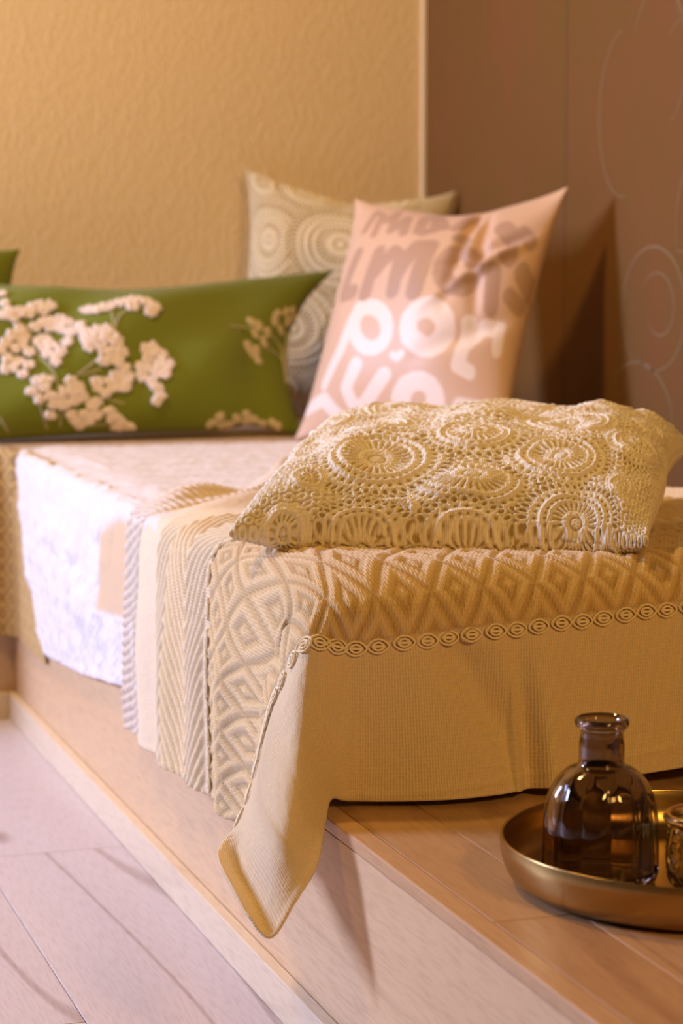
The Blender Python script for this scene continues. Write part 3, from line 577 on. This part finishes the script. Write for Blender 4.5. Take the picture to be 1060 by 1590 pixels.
# ---- green cushion with fluffy white flowers
def green_col(X, Y, side, S, T): return np.broadcast_to(np.array((.19, .235, .020)), X.shape+(3,)).copy()
M_green = cloth_mat('green_cotton', .0012, .35, .15)
gr_ = root_at('green', 'flower_cushion', 'green oblong cushion with fluffy white umbel flowers, left on the bed', 'cushion')
put('cover', cushion_mesh('green', 200, None, green_col), gr_, M_green)
PIL['green2'] = dict(PIL['green']); PIL['green2']['fr'] = frame((.450, 3.655, .578), (.95, .05, -.10), (.06, .25, .95)); PIL['green2']['dim'] = (.40, .30, .10, .06, 2.4, .6); PIL['green2']['warp'] = None
g2 = root_at('green2', 'green_cushion', 'plain dark green cushion corner showing behind the flower cushion at far left', 'cushion')
put('cover', cushion_mesh('green2', 90, None, green_col), g2, M_green)
M_fluff = plain('white_tuft_yarn', (.94, .84, .76), .95, bump=.6, bscale=500)
M_petal = plain('pale_flat_embroidery', (.62, .54, .36), .9)
M_stem = plain('pale_stem_stitch', (.56, .52, .34), .9)
bm = bmesh.new(); bmesh.ops.create_icosphere(bm, subdivisions=2, radius=1); bv = np.array([v.co for v in bm.verts]); bf = np.array([[v.index for v in f.verts] for f in bm.faces]); bm.free()
bf = np.c_[bf, bf[:, 2]]
def tri_mesh(V, F3):
    me = bpy.data.meshes.new('m'); me.from_pydata(V.tolist(), [], F3.tolist()); me.polygons.foreach_set('use_smooth', np.ones(len(F3), bool)); return me
for cl in DEC['FL']:
    VV = []; FF = []; o_ = 0
    for (s, t) in cl:
        for k in range(7):
            ds, dt = (0, 0) if k == 0 else (.0200*cos(k*1.047+s*9)*random.uniform(.6, 1), .038*sin(k*1.047+s*9)*random.uniform(.6, 1))
            ss, tt = max(-.985, min(.985, s+ds)), max(-.97, min(.985, t+dt))
            p, n = surf('green', ss, tt, .0015); r = random.uniform(.0036, .0052)
            VV.append(bv*[r, r, r*.8]+p+n*r*.3); FF.append(bf[:, :3]+o_); o_ += len(bv)
    put('flower_tuft', tri_mesh(np.concatenate(VV), np.concatenate(FF)), gr_, M_fluff)
for cl in DEC['PET']:
    VV = []; FF = []; o_ = 0
    for (s, t) in cl:
        for k in range(5):
            p, n = surf('green', max(-.98, min(.985, s+random.uniform(-.013, .013))), max(-.97, min(.98, t+random.uniform(-.03, .03))), 0); e = Vector(n).to_track_quat('Z', 'Y').to_matrix()
            v = (bv*[.0062, .0062, .0016])@np.array(e).T; VV.append(v+p); FF.append(bf[:, :3]+o_); o_ += len(bv)
    put('flat_petal', tri_mesh(np.concatenate(VV), np.concatenate(FF)), gr_, M_petal)
for st in DEC['ST']:
    st = np.array(st); tt = np.linspace(0, len(st)-1, 8*len(st)); pa = hermite(np.arange(len(st)), st, tt)
    pts = np.array([surf('green', min(.985, max(-.985, x)), min(.97, max(-.97, y)), .0006)[0] for x, y in pa]); put('flower_stem', np_mesh(*tube_me(pts, .0014, 5)), gr_, M_stem)

# ================================================================= TRAY, BOTTLE, JAR
M_brass = plain('brushed_brass', (.42, .28, .10), .28, 1.0, bump=.05, bscale=200)
TC = (.7833, 1.4939, ZP+.0012)
tr = empty('tray', TC, 'round brass tray with a low rim on the platform', 'tray')
r = .1494
prof = [(.0001, .0036), (.06, .0036), (.110, .0036), (.128, .0040), (.138, .0075), (.1445, .018), (.1468, .034), (.1480, .0368), (.1494, .0368), (.1500, .0345), (.1485, .020), (.1435, .008), (.136, .0018), (.120, .0003), (.06, .0003), (.0001, .0003)]
put('dish', lathe_me(smooth_prof(prof, 6), 180), tr, M_brass)
def glass(name, col, rough=.02, dens=None):
    m, nt, b = nmat(name); b.inputs['Base Color'].default_value = (*col, 1); b.inputs['Transmission Weight'].default_value = 1; b.inputs['Roughness'].default_value = rough; b.inputs['IOR'].default_value = 1.5
    if dens:
        va = node(nt, 'ShaderNodeVolumeAbsorption', Density=dens[1]); va.inputs[0].default_value = (*dens[0], 1); L(nt, va.outputs[0], nt.nodes['Material Output'].inputs['Volume'])
    return m
M_smoke = glass('smoked_brown_glass', (.48, .41, .38))
bo = empty('bottle_vase', (.711, 1.511, ZP+.0050), 'smoked brown ribbed glass bottle vase with a short neck on the tray', 'vase')
out = smooth_prof([(.0001, .003), (.020, .0032), (.034, .0008), (.0415, .001), (.0438, .006), (.0440, .018), (.0436, .036), (.0425, .052), (.0395, .067), (.0330, .080), (.0240, .0875), (.0186, .0900), (.0176, .0935), (.0174, .104), (.0176, .1175), (.0195, .1192), (.0208, .1222), (.0202, .1250), (.0184, .1262)], 6)
inn = smooth_prof([(.0184, .1262), (.0160, .1240), (.0146, .117), (.0145, .104), (.0147, .0925), (.0170, .0880), (.0225, .0845), (.0305, .0772), (.0365, .065), (.0392, .051), (.0402, .036), (.0404, .018), (.0398, .0095), (.034, .0078), (.02, .0085), (.0001, .0085)], 6)
amp = lambda p: .0030*sst(.004, .02, p[:, 1])*(1-sst(.066, .086, p[:, 1]))
lob = lambda p: np.where(np.arange(len(p)) < len(out), amp(p), amp(p)*.35)
vm = lathe_me(np.concatenate([out, inn[1:]]), 216, 12, lob); put('body', vm, bo, M_smoke)
# small jar at the right edge of the tray
M_clear = glass('pressed_clear_glass', (.80, .76, .68), .08); M_gold = plain('gold_rim', (.80, .58, .26), .22, 1.0)
JC = (.7825, 1.4650, ZP+.0050)
ja = empty('jar', JC, 'small pressed clear glass jar with a beaded gold rim on the tray', 'jar')
jo = smooth_prof([(.0001, .001), (.026, .001), (.0315, .003), (.034, .012), (.0350, .028), (.0335, .044), (.0330, .0505)], 7); ji = smooth_prof([(.0330, .0505), (.0305, .050), (.0310, .043), (.0320, .028), (.031, .012), (.028, .006), (.0001, .005)], 7)
jp = np.concatenate([jo, ji[1:]]); n = 160; th = np.linspace(0, 2*pi, n, endpoint=False); k = np.arange(len(jp)) < len(jo)
Rr = jp[None, :, 0]+np.where(k, .0009, 0)*np.cos(th*28)[:, None]*np.cos(jp[None, :, 1]*2*pi/.0075)*(jp[None, :, 1] > .004)*(jp[None, :, 1] < .046)
put('body', np_mesh(np.stack([Rr*np.cos(th)[:, None], Rr*np.sin(th)[:, None], jp[None, :, 1]+0*Rr], -1).reshape(-1, 3), grid_faces(n, len(jp), wrap=True)), ja, M_clear)
rimo = put('rim', lathe_me(smooth_prof([(.0315, .0500), (.0345, .0495), (.0362, .0515), (.0362, .0560), (.0350, .0575), (.0325, .0570), (.0315, .0550), (.0315, .0500)], 4), 96), ja, M_gold)
VV = []; FF = []; o_ = 0
for q in np.linspace(0, 2*pi, 72, endpoint=False): VV.append(bv*.00145+[.0366*cos(q), .0366*sin(q), .0535]); FF.append(bf[:, :3]+o_); o_ += len(bv)
tag(put('beading', tri_mesh(np.concatenate(VV), np.concatenate(FF)), rimo, M_gold), kind='stuff')
t = np.linspace(0, 1, 26); hp = np.stack([-.0362-.0015*np.sin(pi*t)-.002*t, -.004+.014*np.sin(2*pi*t)*.5-.016*t, .052-.034*np.sin(pi*t)**.8], -1)
put('wire_handle', np_mesh(*tube_me(hp, .0007, 6)), ja, M_gold)

lr['group'] = br_['group'] = 'crochet cushions on the bed'
